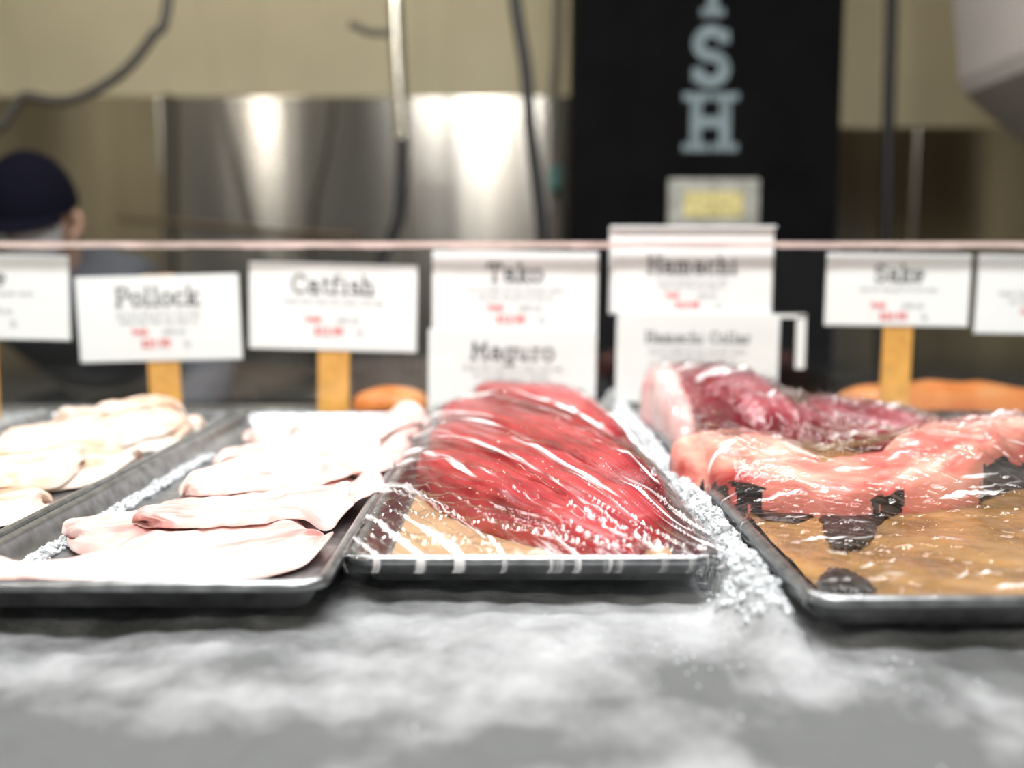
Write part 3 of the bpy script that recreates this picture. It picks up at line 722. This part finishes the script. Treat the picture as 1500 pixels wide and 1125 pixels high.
def hf(d):
    x=d.x*.076; y=d.y*.098; z=d.z*.115
    if d.z<0: x*=1+.25*d.z; y*=1+.12*d.z
    gsn=lambda cx,cz,s: math.exp(-((d.x-cx)**2+(d.z-cz)**2)/s)
    if d.y<0:
        y-=.022*gsn(0,-.15,.012)+.012*gsn(0,-.05,.01)+.006*gsn(0,-.45,.02)+.008*gsn(0,-.75,.03)
        y+=.010*(gsn(.36,.05,.02)+gsn(-.36,.05,.02))
    return Vector((x,y,z))
headpart('head',M_face,hf,-.999,.999,n=56,m=50)
headpart('cap_crown',M_cap,lambda d:Vector((d.x*.090,d.y*.110,d.z*.122+.012)),0,.999)
for sx in(-1,1):
    e=tube('ear',[hc+Rm@Vector((sx*.074,.0,.0)),hc+Rm@Vector((sx*.087,.012,-.008)),hc+Rm@Vector((sx*.085,.010,-.035)),hc+Rm@Vector((sx*.070,0,-.05))],.008,M_face,n=16); parent(e,fm)
    e=mkobj('eye',[hc+Rm@Vector((sx*.03+math.cos(w)*.012,-.091,.0+math.sin(w)*.005)) for w in [k*math.pi/6 for k in range(12)]],[tuple(range(12))],M_ink); parent(e,fm)
V=[];Fc=[]
for j in range(7):
    for i in range(21):
        a_=math.radians(-62+124*i/20); r=1+.45*(j/6)*max(0,math.cos(a_*1.35))
        V.append(hc+Rm@Vector((math.sin(a_)*.090*min(r,1.06),-math.cos(a_)*.110*r,.022-.012*(j/6)-.012*math.sin(a_)**2)))
for j in range(6):
    for i in range(20): k=j*21+i; Fc.append((k,k+1,k+22,k+21))
o=mkobj('cap_visor',V,Fc,M_cap,smooth=True); s_=o.modifiers.new('s','SOLIDIFY'); s_.thickness=.003; parent(o,fm)
def mf(d):
    p=hf(d); return Vector((p.x*1.06,p.y*1.08-.004,p.z*1.03))
V=[];Fc=[]
for j in range(15):
    z_=-.85+.78*j/14; th=math.asin(z_)
    for i in range(25):
        la=math.radians(-70+140*i/24); V.append(hc+Rm@mf(Vector((math.cos(th)*math.sin(la),-math.cos(th)*math.cos(la),z_))))
for j in range(14):
    for i in range(24): k=j*25+i; Fc.append((k,k+1,k+26,k+25))
parent(mkobj('face_mask',V,Fc,M_mask,smooth=True),fm)
parent(tube('neck',[(X,2.30,1.20),(X,2.24,1.25),(X,2.17,1.29)],.055,M_face,n=12),fm)
# ---------- lights
def area(name,loc,tgt,sx,sy,e,col=(1,1,1)):
    l=bpy.data.lights.new(name,'AREA'); l.shape='RECTANGLE'; l.size=sx; l.size_y=sy; l.energy=e; l.color=col
    o=bpy.data.objects.new(name,l); o.location=loc; o.rotation_euler=(Vector(tgt)-Vector(loc)).to_track_quat('-Z','Y').to_euler(); sc.collection.objects.link(o); return o
area('counter_key_fill',(0,1.35,2.5),(0,1.05,1),1.6,.25,29)
area('counter_key_fill',(0,.1,2.6),(0,1.45,1.15),1.4,.3,48)  # added front fill that brightens the sign faces, no fitting behind it
def lamp(x,y,z,e,r,col):
    l=bpy.data.lights.new('ceiling_spot','POINT'); l.energy=e; l.shadow_soft_size=r; l.color=col
    o=bpy.data.objects.new('ceiling_spot',l); o.location=(x,y,z); sc.collection.objects.link(o)
for x in (-2.16,-.17): lamp(x,-1.75,2.75,42,.06,(1,.97,.92))
for x,e in ((-1.01,4.5),(-.08,4.5),(1.69,2)): lamp(x,2.9,2.85,e,.04,(1,.90,.72))
w=bpy.data.worlds.new('w'); sc.world=w; w.use_nodes=True
w.node_tree.nodes['Background'].inputs[0].default_value=(.98,.99,1,1); w.node_tree.nodes['Background'].inputs[1].default_value=.2
# ---------- camera
cd=bpy.data.cameras.new('camera'); cam=bpy.data.objects.new('camera',cd); sc.collection.objects.link(cam)
cam.location=(0,0,CZ); cam.rotation_euler=(math.pi/2-T,0,0); cd.sensor_width=36; cd.lens=F*36/1500; cd.clip_start=.02
cd.dof.use_dof=True; cd.dof.focus_distance=.80; cd.dof.aperture_fstop=2.2
sc.camera=cam
